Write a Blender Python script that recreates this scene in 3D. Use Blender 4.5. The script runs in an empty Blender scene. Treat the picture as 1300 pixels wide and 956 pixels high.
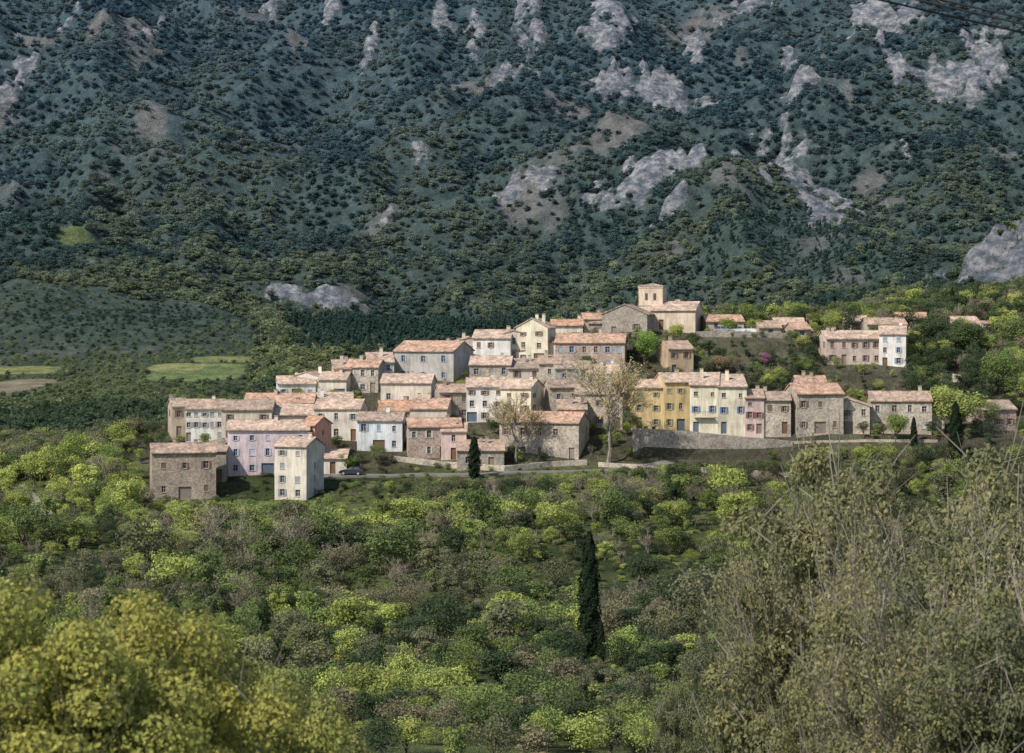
import bpy, math, random
import numpy as np
from mathutils import Vector
scene=bpy.context.scene
F=2857.0; HY=400.0; CX=650.0
rng=np.random.default_rng(7); random.seed(7)
# ---------------------------------------------------------------- noise
_P=rng.permutation(256); _R=rng.random(256)
def vnoise(x,y,s=0):
    x=np.asarray(x,float)+s*17.3; y=np.asarray(y,float)+s*9.1
    xi=np.floor(x).astype(int); yi=np.floor(y).astype(int)
    fx=x-xi; fy=y-yi
    fx=fx*fx*fx*(fx*(fx*6-15)+10); fy=fy*fy*fy*(fy*(fy*6-15)+10)
    def h(a,b): return _R[_P[(_P[a&255]+b)&255]]
    return (h(xi,yi)*(1-fx)+h(xi+1,yi)*fx)*(1-fy)+(h(xi,yi+1)*(1-fx)+h(xi+1,yi+1)*fx)*fy
def fbm(x,y,o=4,s=0):
    a=0.5;t=0;n=0
    for i in range(o):
        t=t+a*vnoise(x*2**i,y*2**i,s+i*3); n+=a; a*=0.5
    return t/n
def ridged(x,y,o=4,s=0):
    a=0.5;t=0;n=0
    for i in range(o):
        t=t+a*(1-np.abs(2*vnoise(x*2**i,y*2**i,s+i*5)-1)); n+=a; a*=0.5
    return t/n
def sstep(a,b,x):
    t=np.clip((x-a)/(b-a),0,1); return t*t*(3-2*t)
# ---------------------------------------------------------------- terrain
stp=np.array([-300,0,180,350,500,650,790,812,1000,1150,1300,1600.])
SX=(stp-650)*0.147
SY=np.array([-60,0,12,30,60,100,150,200,250,300, 340,370,385,400,404,406,415,430,445,460,480,500,540,600,700.])
front=[2,-1.8,-4.5,-9,-15,-21,-27,-31,-33.5,-33]
T=np.array([front+r for r in [
[-34,-34,-34,-33.5,-33,-33,-33,-33,-33,-33,-34,-34,-34,-35,-36],
[-33,-33,-32.5,-31.5,-31,-31,-30,-30,-30.5,-31,-32,-33,-34,-35,-36],
[-33,-32.5,-31.5,-28,-27,-26.5,-24,-23,-24,-26,-28,-30,-33,-35,-36],
[-33,-32.5,-31.5,-27.5,-26,-25.5,-22,-17.5,-16,-18,-22,-26,-31,-35,-36],
[-32,-31,-29.5,-28,-26.5,-26,-22.5,-17,-12.5,-12,-15,-20,-28,-35,-36],
[-31,-29.5,-28.5,-27,-26,-25,-22,-17,-12,-7.5,-7,-12,-24,-34,-36],
[-31,-29.5,-28.5,-27,-26,-25,-22,-17,-12,-6.5,-3.2,-5,-18,-30,-35],
[-31,-29.5,-28.5,-27,-26,-21.5,-21.5,-19,-13,-6,-2.6,-2.8,-14,-27,-34],
[-31,-30,-29,-27,-26,-21.5,-21.5,-20,-13,-5.5,-3.2,-2.8,-10,-22,-33],
[-31,-30,-29,-27,-25.5,-22,-21.5,-19,-12,-8,-4,-2.2,-4,-13,-30],
[-31,-30,-29,-27,-25,-23,-21.5,-18,-13,-9,-5,-1.5,1,-3,-24],
[-30,-28,-26,-24,-22,-21,-19,-15,-10,-6,-1,3,7,5,-8]]])
def table(x,y):
    x=np.clip(x,SX[0],SX[-1]-1e-6); y=np.clip(y,SY[0],SY[-1]-1e-6)
    i=np.clip(np.searchsorted(SX,x,side='right')-1,0,len(SX)-2)
    j=np.clip(np.searchsorted(SY,y,side='right')-1,0,len(SY)-2)
    fx=(x-SX[i])/(SX[i+1]-SX[i]); fy=(y-SY[j])/(SY[j+1]-SY[j])
    return (T[i,j]*(1-fx)+T[i+1,j]*fx)*(1-fy)+(T[i,j+1]*(1-fx)+T[i+1,j+1]*fx)*fy
MY=np.array([600,900,1100,1300,1500,1800,2100,2500,2900,3400,4300.])
MZ=np.array([-36,-36,-31,-19,5,68,160,310,450,660,980.])
def mount(x,y):
    ye=y+0.16*x+(fbm(x/420,y/420,3,1)-0.5)*420*sstep(950,1500,y)
    z=np.interp(ye,MY,MZ)
    A=100*sstep(1150,2100,y)
    wx=x+70*(fbm(x/200,y/200,2,4)-0.5)+0.15*(y-1500)
    z=z+A*(ridged(wx/230,y/900,4,2)-0.62)+0.5*A*(fbm(x/60,y/70,3,8)-0.5)
    z=z+100*np.exp(-((x-345)/112)**2-((y-1200)/150)**2)
    return z
def ground0(x,y):
    x=np.asarray(x,float); y=np.asarray(y,float)
    w=sstep(620,850,y)
    n=(fbm(x/14,y/14,3,11)-0.5)*(1.6-1.2*sstep(370,400,y)*(1-sstep(500,540,y)))*sstep(5,40,y)
    return (table(x,y)+n)*(1-w)+mount(x,y)*w
ROCKS=[]
def rockmask(x,y):
    m=np.zeros(np.shape(x))
    n=fbm(x/34,y/60,4,21)-0.5; n2=fbm(x/9,y/22,4,23)-0.5
    for (X,Y,sx,sy,st) in ROCKS:
        r2=((x-X)/sx)**2+((y-Y)/sy)**2
        m=np.maximum(m,np.clip((1.0-r2)*1.1+n*3.6+n2*4.4,0,1)*(1-sstep(1.2,2.1,r2))*st)
    return m
def ground(x,y):
    z=ground0(x,y)
    if ROCKS and np.max(y)>900:
        m=rockmask(x,y)
        z=z+m*(1.5+17*ridged(np.asarray(x)/38,np.asarray(y)/60,5,31)**2)
    return z
def hit(px,py,start=130,g=None):
    g=g or ground
    D=np.arange(start,4200,1.0 if py>415 else 2.0)
    d=g((px-CX)/F*D,D)-(HY-py)/F*D
    k=np.argmax(d>=0)
    if k==0: k=1
    t=-d[k-1]/(d[k]-d[k-1]+1e-9)
    Dd=D[k-1]+t*(D[k]-D[k-1])
    return (px-CX)/F*Dd,float(Dd),(HY-py)/F*Dd
def hitv(px,py,start=300):
    X,D,Z=hit(px,py,start)
    if D>545 or D<start+.5:
        Ds=np.arange(400,540,1.0); g_=ground((px-CX)/F*Ds,Ds); k=np.argmax(g_/Ds); D=float(Ds[k]); X=(px-CX)/F*D; Z=float(g_[k])
    return X,D,Z
RL=[(825,118,66,26,1),(1215,105,64,28,1),(812,222,80,22,.75),(985,222,58,22,.75),(1040,262,48,20,.75),(1262,320,52,44,1),
(492,285,28,14,.85),(395,376,64,6,.8),(30,80,14,40,.9),(605,10,12,30,.95),(672,18,18,32,1),(345,6,12,18,.9),(955,15,42,20,1),(1120,18,60,18,1),
(540,190,20,10,.7),(775,262,20,5,.7),(850,265,24,4,.7),(1128,75,9,20,.9),(650,96,34,5,.75),(470,60,7,28,.7),(660,240,40,4,.6),(880,60,12,24,.9),(200,30,9,24,.75),(1250,48,50,16,1),(760,40,30,10,.9),(560,30,9,22,.8),(780,8,30,10,1),(1250,75,22,34,.9),(1010,115,24,10,.8),(420,20,10,20,.75),(90,20,8,24,.75),(1000,60,10,22,.8),(1150,200,12,16,.6)]
for cx,cy,rx,ry,st in RL:
    X,Y,_=hit(cx,cy,900,ground0)
    Y1=hit(cx,cy-ry,900,ground0)[1]; Y0=hit(cx,cy+ry,900,ground0)[1]
    ROCKS.append((X,Y,rx*Y/F,max(14,min(150,abs(Y1-Y0)/2)),st))
FIELDS=[]
for cx,cy,rx,ry,c in [(25,470,52,5,(.30,.32,.12)),(15,490,40,9,(.36,.30,.20)),(250,474,60,11,(.22,.28,.11)),(225,466,36,5,(.32,.33,.14)),(285,456,44,4,(.28,.31,.12)),(100,305,26,3,(.16,.20,.09))]:
    X,Y,_=hit(cx,cy,560,ground0)
    Y1=hit(cx,cy-ry,560,ground0)[1]; Y0=hit(cx,cy+ry,560,ground0)[1]
    FIELDS.append((X,Y,rx*Y/F,max(14,abs(Y1-Y0)/2),c))
def fieldidx(x,y):
    m=-np.ones(np.shape(x),int)
    for i,(X,Y,sx,sy,c) in enumerate(FIELDS):
        m[(np.abs((x-X)/sx)**3+np.abs((y-Y+(x-X)*0.1)/sy)**3)<1]=i
    return m
# ---------------------------------------------------------------- material helpers
def newmat(name):
    m=bpy.data.materials.new(name); m.use_nodes=True
    nt=m.node_tree; nt.nodes.clear()
    out=nt.nodes.new('ShaderNodeOutputMaterial')
    return m,nt,out
def N(nt,t,**k):
    n=nt.nodes.new(t)
    for a,b in k.items(): setattr(n,a,b)
    return n
def mixc(nt,blend,fac,a,b):
    n=nt.nodes.new('ShaderNodeMix'); n.data_type='RGBA'; n.blend_type=blend
    for s,v in ((n.inputs[0],fac),(n.inputs[6],a),(n.inputs[7],b)):
        if hasattr(v,'is_linked'): nt.links.new(v,s)
        elif isinstance(v,(int,float)): s.default_value=v
        else: s.default_value=(*v[:3],1)
    return n.outputs[2]
def noise(nt,vec,scale,detail=4,rough=.6):
    n=N(nt,'ShaderNodeTexNoise'); n.inputs['Scale'].default_value=scale; n.inputs['Detail'].default_value=detail; n.inputs['Roughness'].default_value=rough
    nt.links.new(vec,n.inputs['Vector']); return n.outputs['Fac']
def ramp(nt,fac,stops):
    r=N(nt,'ShaderNodeValToRGB'); e=r.color_ramp.elements
    while len(e)<len(stops): e.new(0.5)
    for i,(p,c) in enumerate(stops):
        e[i].position=p; e[i].color=(c,c,c,1) if isinstance(c,(int,float)) else (*c,1)
    nt.links.new(fac,r.inputs[0]); return r.outputs[0]
def bsdf(nt,out,col,rough=.9,bump=None,bs=.3,bd=.05,spec=.2):
    b=N(nt,'ShaderNodeBsdfPrincipled'); b.inputs['Roughness'].default_value=rough
    b.inputs['Specular IOR Level'].default_value=spec
    if hasattr(col,'is_linked'): nt.links.new(col,b.inputs['Base Color'])
    else: b.inputs['Base Color'].default_value=(*col,1)
    if bump is not None:
        bn=N(nt,'ShaderNodeBump'); bn.inputs['Strength'].default_value=bs; bn.inputs['Distance'].default_value=bd
        nt.links.new(bump,bn.inputs['Height']); nt.links.new(bn.outputs[0],b.inputs['Normal'])
    nt.links.new(b.outputs[0],out.inputs[0]); return b
def objvec(nt):
    tc=N(nt,'ShaderNodeTexCoord'); oi=N(nt,'ShaderNodeObjectInfo')
    m=N(nt,'ShaderNodeVectorMath',operation='MULTIPLY_ADD')
    nt.links.new(tc.outputs['Object'],m.inputs[0]); m.inputs[1].default_value=(1,1,1)
    s=N(nt,'ShaderNodeMath',operation='MULTIPLY'); s.inputs[1].default_value=40
    nt.links.new(oi.outputs['Random'],s.inputs[0]); nt.links.new(s.outputs[0],m.inputs[2])
    return m.outputs[0]
_mc={}
def plaster(c):
    k=('p',c)
    if k in _mc: return _mc[k]
    m,nt,out=newmat('plaster'); v=objvec(nt)
    n1=noise(nt,v,.35,5); st=N(nt,'ShaderNodeMapping'); st.inputs['Scale'].default_value=(2.2,2.2,.25); nt.links.new(v,st.inputs[0])
    n2=noise(nt,st.outputs[0],1,4,.7)
    col=mixc(nt,'MULTIPLY',1,c,ramp(nt,n1,[(.3,(.66,.65,.64)),(.6,1.03)]))
    col=mixc(nt,'MULTIPLY',.9,col,ramp(nt,n2,[(.32,(.64,.63,.60)),(.6,1.0)]))
    bsdf(nt,out,col,.95,noise(nt,v,6,4),.3,.03); _mc[k]=m; return m
def stone(c):
    k=('s',c)
    if k in _mc: return _mc[k]
    m,nt,out=newmat('rubble_stone'); v=objvec(nt)
    vo=N(nt,'ShaderNodeTexVoronoi'); vo.inputs['Scale'].default_value=3.6; nt.links.new(v,vo.inputs['Vector'])
    bw=N(nt,'ShaderNodeRGBToBW'); nt.links.new(vo.outputs['Color'],bw.inputs[0])
    col=mixc(nt,'MULTIPLY',1,c,ramp(nt,bw.outputs[0],[(.15,.66),(.8,1.15)]))
    col=mixc(nt,'MULTIPLY',1,col,ramp(nt,noise(nt,v,.3,5),[(.32,(.66,.64,.63)),(.62,(1.1,1.06,1.0))]))
    bsdf(nt,out,col,.95,vo.outputs['Distance'],.5,.06); _mc[k]=m; return m
def rooft(c):
    k=('r',c)
    if k in _mc: return _mc[k]
    m,nt,out=newmat('canal_tile'); v=objvec(nt)
    col=mixc(nt,'MULTIPLY',1,c,ramp(nt,noise(nt,v,.5,5),[(.3,(.58,.59,.60)),(.62,(1.08,1.05,1.02))]))
    vo=N(nt,'ShaderNodeTexVoronoi'); vo.inputs['Scale'].default_value=2.2; nt.links.new(v,vo.inputs['Vector'])
    bw=N(nt,'ShaderNodeRGBToBW'); nt.links.new(vo.outputs['Color'],bw.inputs[0])
    col=mixc(nt,'MULTIPLY',.9,col,ramp(nt,bw.outputs[0],[(.2,(.62,.60,.58)),(.8,(1.2,1.17,1.14))]))
    bsdf(nt,out,col,.9,bw.outputs[0],.3,.05); _mc[k]=m; return m
def paint(c,rough=.6,spec=.4,name='paint'):
    k=('c',c,rough)
    if k in _mc: return _mc[k]
    m,nt,out=newmat(name); v=objvec(nt)
    col=mixc(nt,'MULTIPLY',1,c,ramp(nt,noise(nt,v,1.3,3),[(.3,.75),(.65,1.05)]))
    bsdf(nt,out,col,rough,spec=spec); _mc[k]=m; return m
m,nt,out=newmat('window_glass'); v=objvec(nt)
bsdf(nt,out,mixc(nt,'MIX',noise(nt,v,.6,1),(.02,.02,.024),(.10,.095,.09)),.15,spec=.5); GLASS=m
def leafmat(kind,trans=.35,name='leaves',lo=(.62,.70,.75),mid=(1.2,1.18,1.1),hi=(1.8,1.65,1.25)):
    m,nt,out=newmat(name)
    if kind=='inst': a=N(nt,'ShaderNodeAttribute',attribute_type='INSTANCER',attribute_name='tint'); c=a.outputs['Color']
    else: c=N(nt,'ShaderNodeObjectInfo').outputs['Color']
    l=N(nt,'ShaderNodeAttribute',attribute_name='lv')
    col=mixc(nt,'MULTIPLY',1,c,ramp(nt,l.outputs['Fac'],[(0,lo),(.6,mid),(1,hi)]))
    d=N(nt,'ShaderNodeBsdfDiffuse'); t=N(nt,'ShaderNodeBsdfTranslucent'); x=N(nt,'ShaderNodeMixShader'); x.inputs[0].default_value=trans
    nt.links.new(col,d.inputs[0]); nt.links.new(col,t.inputs[0]); nt.links.new(d.outputs[0],x.inputs[1]); nt.links.new(t.outputs[0],x.inputs[2])
    nt.links.new(x.outputs[0],out.inputs[0]); return m
LI=leafmat('inst'); LO=leafmat('obj',name='leaves_garden'); LF=leafmat('inst',.42,'leaves_distant',(.78,.83,.88),(1.12,1.12,1.08),(1.5,1.4,1.2))  # distant leaves: narrower tone range and more translucency imitate haze
def barkmat(c,name='bark'):
    m,nt,out=newmat(name); v=objvec(nt)
    bsdf(nt,out,mixc(nt,'MULTIPLY',1,c,ramp(nt,noise(nt,v,3,4),[(.3,.55),(.65,1.2)])),.95); return m
BARK=barkmat((.13,.11,.09)); BARKP=barkmat((.25,.22,.185),'pale_bark')
# ---------------------------------------------------------------- geometry helper
class Geo:
    def __init__(s): s.V=[];s.F=[];s.M=[];s.L=[];s.n=0
    def add(s,V,Fc,mat=0,lv=None):
        V=np.asarray(V,float).reshape(-1,3); Fc=np.asarray(Fc,int)
        s.V.append(V); s.F+= (Fc+s.n).tolist(); s.n+=len(V)
        s.M+= [mat]*len(Fc); s.L+= (list(lv) if lv is not None else [0.5]*len(Fc))
    def box(s,x0,x1,y0,y1,z0,z1,mat=0):
        V=[(x0,y0,z0),(x1,y0,z0),(x1,y1,z0),(x0,y1,z0),(x0,y0,z1),(x1,y0,z1),(x1,y1,z1),(x0,y1,z1)]
        s.add(V,[(0,3,2,1),(4,5,6,7),(0,1,5,4),(1,2,6,5),(2,3,7,6),(3,0,4,7)],mat)
    def quad(s,a,b,c,d,mat=0): s.add([a,b,c,d],[(0,1,2,3)],mat)
    def tube(s,P,R,k=5,mat=0):
        P=np.asarray(P,float); n=len(P)
        t=np.gradient(P,axis=0); t/=np.linalg.norm(t,axis=1)[:,None]+1e-9
        up=np.array([0.3,.2,1.]) if abs(t[0,2])<.8 else np.array([1,.1,0.])
        a=np.cross(t,up); a/=np.linalg.norm(a,axis=1)[:,None]+1e-9; b=np.cross(t,a)
        th=np.arange(k)*2*math.pi/k
        V=P[:,None,:]+np.asarray(R)[:,None,None]*(np.cos(th)[None,:,None]*a[:,None,:]+np.sin(th)[None,:,None]*b[:,None,:])
        V=V.reshape(-1,3); Fc=[]
        for i in range(n-1):
            for j in range(k):
                j2=(j+1)%k; Fc.append((i*k+j,i*k+j2,(i+1)*k+j2,(i+1)*k+j))
        s.add(V,Fc,mat)
    def mesh(s,name,mats,smooth=False):
        me=bpy.data.meshes.new(name)
        me.from_pydata(np.concatenate(s.V).tolist(),[],s.F)
        for m in mats: me.materials.append(m)
        me.polygons.foreach_set('material_index',s.M)
        if smooth: me.polygons.foreach_set('use_smooth',[True]*len(s.F))
        a=me.attributes.new('lv','FLOAT','FACE'); a.data.foreach_set('value',np.asarray(s.L,dtype=np.float32))
        me.update(); return me
def link(name,me,loc=(0,0,0),rz=0,sc=1,parent=None,color=None):
    o=bpy.data.objects.new(name,me); scene.collection.objects.link(o)
    o.location=loc; o.rotation_euler=(0,0,rz); o.scale=(sc,sc,sc) if not isinstance(sc,tuple) else sc
    if parent: o.parent=parent
    if color: o.color=(*color,1)
    return o
def leafquads(P,Nrm,size,r,asp=.55):
    n=len(P); Nn=Nrm/(np.linalg.norm(Nrm,axis=1)[:,None]+1e-9)
    q=r.normal(size=(n,3)); t=np.cross(Nn,q); t/=np.linalg.norm(t,axis=1)[:,None]+1e-9; b=np.cross(Nn,t)
    s=np.asarray(size)[:,None]
    V=np.stack([P+t*s,P+b*s*asp,P-t*s,P-b*s*asp],1).reshape(-1,3)
    return V,np.arange(4*n).reshape(n,4)
def rdir(r,n):
    d=r.normal(size=(n,3)); return d/np.linalg.norm(d,axis=1)[:,None]
# unit-height crown prototypes
def crown(seed,nl,ls,nc,rx=.42,z0=.18,crs=1.0,conic=0,trunk=True,twigs=0):
    r=np.random.default_rng(seed); g=Geo()
    cz=(1+z0)/2; rz=(1-z0)/2
    d=rdir(r,nc); rad=r.random(nc)**.45*.72
    if crs<1: rad=r.random(nc)**.5*.95
    C=d*rad[:,None]*np.array([rx,rx*r.uniform(.8,1.1),rz])+np.array([0,0,cz])
    if conic:
        f=1-(C[:,2]-z0)/(1-z0); C[:,:2]*= (0.35+1.2*f)[:,None]
    cr=r.uniform(.22,.42,nc)*rx*1.15*crs
    if conic: cr*=.8*(0.6+.6*(1-(C[:,2]-z0)/(1-z0)))
    if trunk:
        g.tube([(0,0,-.08),(.01,0,z0),(0,.01,cz)],[.03,.022,.012],5,1)
        for i in range(min(nc,7) if crs==1 else nc):
            a=np.array([0,0,z0*.8+.25*r.random()*(cz-z0)]); g.tube([a,(a+C[i])/2+[0,0,-.02],C[i]],[.012*crs,.008*crs,.004*crs],3,1)
    for i in range(twigs):
        j=r.integers(0,nc); q=rdir(r,1)[0]; q[2]=abs(q[2])+.3; a=C[j]; b=a+q*cr[j]*r.uniform(1.2,2.2)
        g.tube([a,(a+b)/2+r.normal(0,.006,3),b],[.0022,.0016,.0008],3,1)
    k=r.integers(0,nc,nl); dd=rdir(r,nl); dd[:,2]=np.where(r.random(nl)<.65,np.abs(dd[:,2]),dd[:,2])
    P=C[k]+dd*(cr[k]*(0.35+.7*r.random(nl)**.5))[:,None]*np.array([1,1,.85])
    Nn=dd+.7*rdir(r,nl)
    cv=r.random(nc)*.35
    lv=np.clip(cv[k]+r.random(nl)*.6,0,1)
    V,Fc=leafquads(P,Nn,ls*r.uniform(.6,1.3,nl),r,.6); g.add(V,Fc,0,lv)
    return g
def skel(seed,H,levels=4,nch=(3,5),spread=45,first=.3,r0=.02,up=.25,ratio=.66):
    r=random.Random(seed); tubes=[]; ends=[]
    st=[(np.array([0,0,-.3]),np.array([r.uniform(-.08,.08),r.uniform(-.08,.08),1.]),H*first*1.25,H*r0,0)]
    while st:
        p,d,L,R,lv=st.pop(); d=d/np.linalg.norm(d); pts=[p]; ns=4 if lv<3 else 3
        for i in range(ns):
            d=d+np.array([r.gauss(0,.13),r.gauss(0,.13),r.gauss(0,.08)+up*.25*(lv>0)]); d/=np.linalg.norm(d)
            pts.append(pts[-1]+d*L/ns)
        tubes.append((pts,np.linspace(R,R*.55,ns+1),lv))
        if lv>=levels: ends+=pts[1:]; continue
        n=r.randint(*nch)
        for c in range(n):
            i=r.randint(max(1,ns-2),ns) if c else ns
            ang=math.radians(r.uniform(.45,1.1)*spread*(0.35 if c==0 else 1)); ph=r.uniform(0,6.283)
            q=np.cross(d,[math.cos(ph),math.sin(ph),.3]); q/=np.linalg.norm(q)+1e-9
            nd=d*math.cos(ang)+q*math.sin(ang)
            st.append((pts[i],nd,L*r.uniform(ratio*.85,ratio*1.15)*(1 if lv else 1.15),R*.55*r.uniform(.8,1.1),lv+1))
    return tubes,np.array(ends)
def bigtree(seed,H,nleaf,ls,levels=4,cl=.3,bark=BARK,leaf=LO,rmin=.006,**k):
    tubes,ends=skel(seed,H,levels,**k); g=Geo(); r=np.random.default_rng(seed)
    top=max(e[2] for e in ends); f=H/top
    for p,R,lv in tubes: g.tube(np.array(p)*f,np.maximum(R,rmin),6 if lv<2 else 3,1)
    if nleaf:
        E=ends*f; kk=r.integers(0,len(E),nleaf); dd=rdir(r,nleaf)
        P=E[kk]+dd*(cl*r.random(nleaf)**.6)[:,None]
        V,Fc=leafquads(P,dd+.9*rdir(r,nleaf)+[0,0,.4],ls*r.uniform(.6,1.3,nleaf),r,.5)
        ev=r.random(len(E))*.4; g.add(V,Fc,0,np.clip(ev[kk]+r.random(nleaf)*.6,0,1))
    return g.mesh('tree_mesh',[leaf,bark])
# ---------------------------------------------------------------- houses
HS=[]
def wallgrid(gw,gg,o,u,nrm,L,z0,z1,ops,frame):
    o=np.array(o,float); u=np.array(u,float); nrm=np.array(nrm,float); Z=np.array([0,0,1.])
    us=sorted({0,L,*[a for q in ops for a in q[:2]]}); vs=sorted({z0,z1,*[a for q in ops for a in q[2:4]]})
    pt=lambda a,b,dn=0:o+u*a+Z*b-nrm*dn
    for i in range(len(us)-1):
        for j in range(len(vs)-1):
            a=(us[i]+us[i+1])/2;b=(vs[j]+vs[j+1])/2
            if any(q[0]<a<q[1] and q[2]<b<q[3] for q in ops): continue
            gw.quad(pt(us[i],vs[j]),pt(us[i+1],vs[j]),pt(us[i+1],vs[j+1]),pt(us[i],vs[j+1]))
    for q in ops:
        a,b,c,d=q[:4]; t=.22
        gw.quad(pt(a,c),pt(b,c),pt(b,c,t),pt(a,c,t)); gw.quad(pt(a,d),pt(b,d),pt(b,d,t),pt(a,d,t))
        gw.quad(pt(a,c),pt(a,d),pt(a,d,t),pt(a,c,t)); gw.quad(pt(b,c),pt(b,d),pt(b,d,t),pt(b,c,t))
        kind=q[4]
        if kind=='door': gg.quad(pt(a,c,t-.01),pt(b,c,t-.01),pt(b,d,t-.01),pt(a,d,t-.01),1)
        else:
            gg.quad(pt(a,c,t-.01),pt(b,c,t-.01),pt(b,d,t-.01),pt(a,d,t-.01),0)
            if frame:
                m=(a+b)/2; e=.035
                gg.quad(pt(m-e,c,t-.05),pt(m+e,c,t-.05),pt(m+e,d,t-.05),pt(m-e,d,t-.05),2)
                for (aa,bb) in ((a,a+.06),(b-.06,b)): gg.quad(pt(aa,c,t-.06),pt(bb,c,t-.06),pt(bb,d,t-.06),pt(aa,d,t-.06),2)
                h=c+(d-c)*.6; gg.quad(pt(a,h-.03,t-.055),pt(b,h-.03,t-.055),pt(b,h+.03,t-.055),pt(a,h+.03,t-.055),2)
def obox(g,o,u,nrm,a,b,c,d,n0,n1,mat=0):
    o=np.array(o,float);u=np.array(u,float);nrm=np.array(nrm,float);Z=np.array([0,0,1.])
    P=[o+u*x+nrm*y+Z*z for z in (c,d) for (x,y) in ((a,n0),(b,n0),(b,n1),(a,n1))]
    g.add(P,[(0,3,2,1),(4,5,6,7),(0,1,5,4),(1,2,6,5),(2,3,7,6),(3,0,4,7)],mat)
def prism(g,prof,axis,a0,a1,mat=0):
    n=len(prof)
    def P(a,p): return (a,p[0],p[1]) if axis=='x' else (p[0],a,p[1])
    V=[P(a0,p) for p in prof]+[P(a1,p) for p in prof]
    for i in range(n):
        j=(i+1)%n; g.quad(V[i],V[j],V[n+j],V[n+i],mat)
    h=n//2
    for off in (0,n):
        for i in range(h-1 if n==6 else 1):
            if n==6: g.quad(V[off+i],V[off+i+1],V[off+n-2-i],V[off+n-1-i],mat)
            else: g.quad(*[V[off+q] for q in range(4)],mat)
def body(parent,w,d,h,typ,wall,roofm,cols,rows,shut,door,sidewin=True,rise=None,frame=True,off=(0,0,0),pre='',chim=True,over=.4,skip=.15,wsize=(.82,1.2),balcony=False):
    gw=Geo();gg=Geo();gs=Geo();gr=Geo(); ox,oy,oz=off
    rd=random.Random(int(w*100+h*37+d*11)+len(HS))
    walls=[((-w/2,-d/2,0),(1,0,0),(0,-1,0),w,cols),((w/2,-d/2,0),(0,1,0),(1,0,0),d,None),((w/2,d/2,0),(-1,0,0),(0,1,0),w,cols),((-w/2,d/2,0),(0,-1,0),(-1,0,0),d,None)]
    sh=h/max(rows,1)
    for wi,(o,u,nn,L,c) in enumerate(walls):
        ops=[]
        if c is None: c=max(1,int(L/3.6)) if sidewin else 0
        if rows>0 and c>0:
            dc=rd.randrange(c) if (door and wi==0) else -1
            ww,wh=wsize
            for j in range(c):
                uc=L*(j+.5)/c+rd.uniform(-.2,.2)
                for r_ in range(rows):
                    if r_==0 and j==dc:
                        dw=rd.choice([.5,.5,1.1]); dw=min(dw,L/c/2-.25)
                        ops.append((uc-dw,uc+dw,.05,min(2.2,sh-.3),'door')); continue
                    if rd.random()<skip+(.25 if wi%2 else 0)+(.15 if r_==0 else 0): continue
                    hh=min(wh,sh*.5)*(0.7 if (r_==rows-1 and rows>2) else 1)*rd.uniform(.8,1.05)
                    a2=ww*rd.uniform(.75,1.1)/2; zb=r_*sh+sh*.33
                    ops.append((uc-a2,uc+a2,zb,zb+hh,'win'))
                    cl=rd.random()
                    if shut is not None and cl<.8:
                        if cl<.22:
                            obox(gs,o,u,nn,uc-a2+.01,uc+a2-.01,zb+.01,zb+hh-.01,-.12,-.07)
                        else:
                            for s_ in (-1,1):
                                x0=uc+s_*(a2+.03); x1=uc+s_*(a2+.03+a2*.9)
                                if min(x0,x1)>.05 and max(x0,x1)<L-.05: obox(gs,o,u,nn,min(x0,x1),max(x0,x1),zb-.02,zb+hh+.02,.02,.07)
                    obox(gg,o,u,nn,uc-a2-.08,uc+a2+.08,zb-.12,zb-.025,.0,.09,2)
        wallgrid(gw,gg,o,u,nn,L,-3.5,h,ops,frame)
    W2,D2=w/2,d/2
    if balcony:
        zb=sh*1.02; gw.box(-W2*.7,W2*.7,-D2-.9,-D2-.005,zb,zb+.14)
        for i in range(13):
            x=-W2*.7+.04+i*(W2*1.4-.08)/12; gg.box(x-.02,x+.02,-D2-.88,-D2-.84,zb+.14,zb+1.0,1)
        gg.box(-W2*.7,W2*.7,-D2-.89,-D2-.83,zb+1.0,zb+1.06,1)
    rise=rise if rise is not None else (D2*.36 if typ=='g' else W2*.33 if typ=='f' else d*.24 if typ=='s' else min(W2,D2)*.35)
    t=.2;e=.02
    if typ=='g':
        s=rise/D2
        for x in (-W2,W2): gw.add([(x,-D2,h),(x,D2,h),(x,0,h+rise)],[(0,1,2)])
        prism(gr,[(-D2-over,h-over*s+e),(0,h+rise+e),(D2+over,h-over*s+e),(D2+over,h-over*s+t),(0,h+rise+t),(-D2-over,h-over*s+t)],'x',-W2-.18,W2+.18)
        gr.box(-W2-.2,W2+.2,-.13,.13,h+rise+t-.06,h+rise+t+.07)
    elif typ=='f':
        s=rise/W2
        for y in (-D2,D2): gw.add([(-W2,y,h),(W2,y,h),(0,y,h+rise)],[(0,1,2)])
        prism(gr,[(-W2-over,h-over*s+e),(0,h+rise+e),(W2+over,h-over*s+e),(W2+over,h-over*s+t),(0,h+rise+t),(-W2-over,h-over*s+t)],'y',-D2-.18,D2+.18)
        gr.box(-.13,.13,-D2-.2,D2+.2,h+rise+t-.06,h+rise+t+.07)
    elif typ=='s':
        s=rise/d
        for x in (-W2,W2): gw.add([(x,-D2,h),(x,D2,h),(x,D2,h+rise)],[(0,1,2)])
        gw.quad((-W2,D2,h),(W2,D2,h),(W2,D2,h+rise),(-W2,D2,h+rise))
        prism(gr,[(-D2-over,h-over*s+e),(D2+.1,h+rise+.1*s+e),(D2+.1,h+rise+.1*s+t),(-D2-over,h-over*s+t)],'x',-W2-.18,W2+.18)
    else:
        rr=max(0,W2-D2); o_=over
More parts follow.
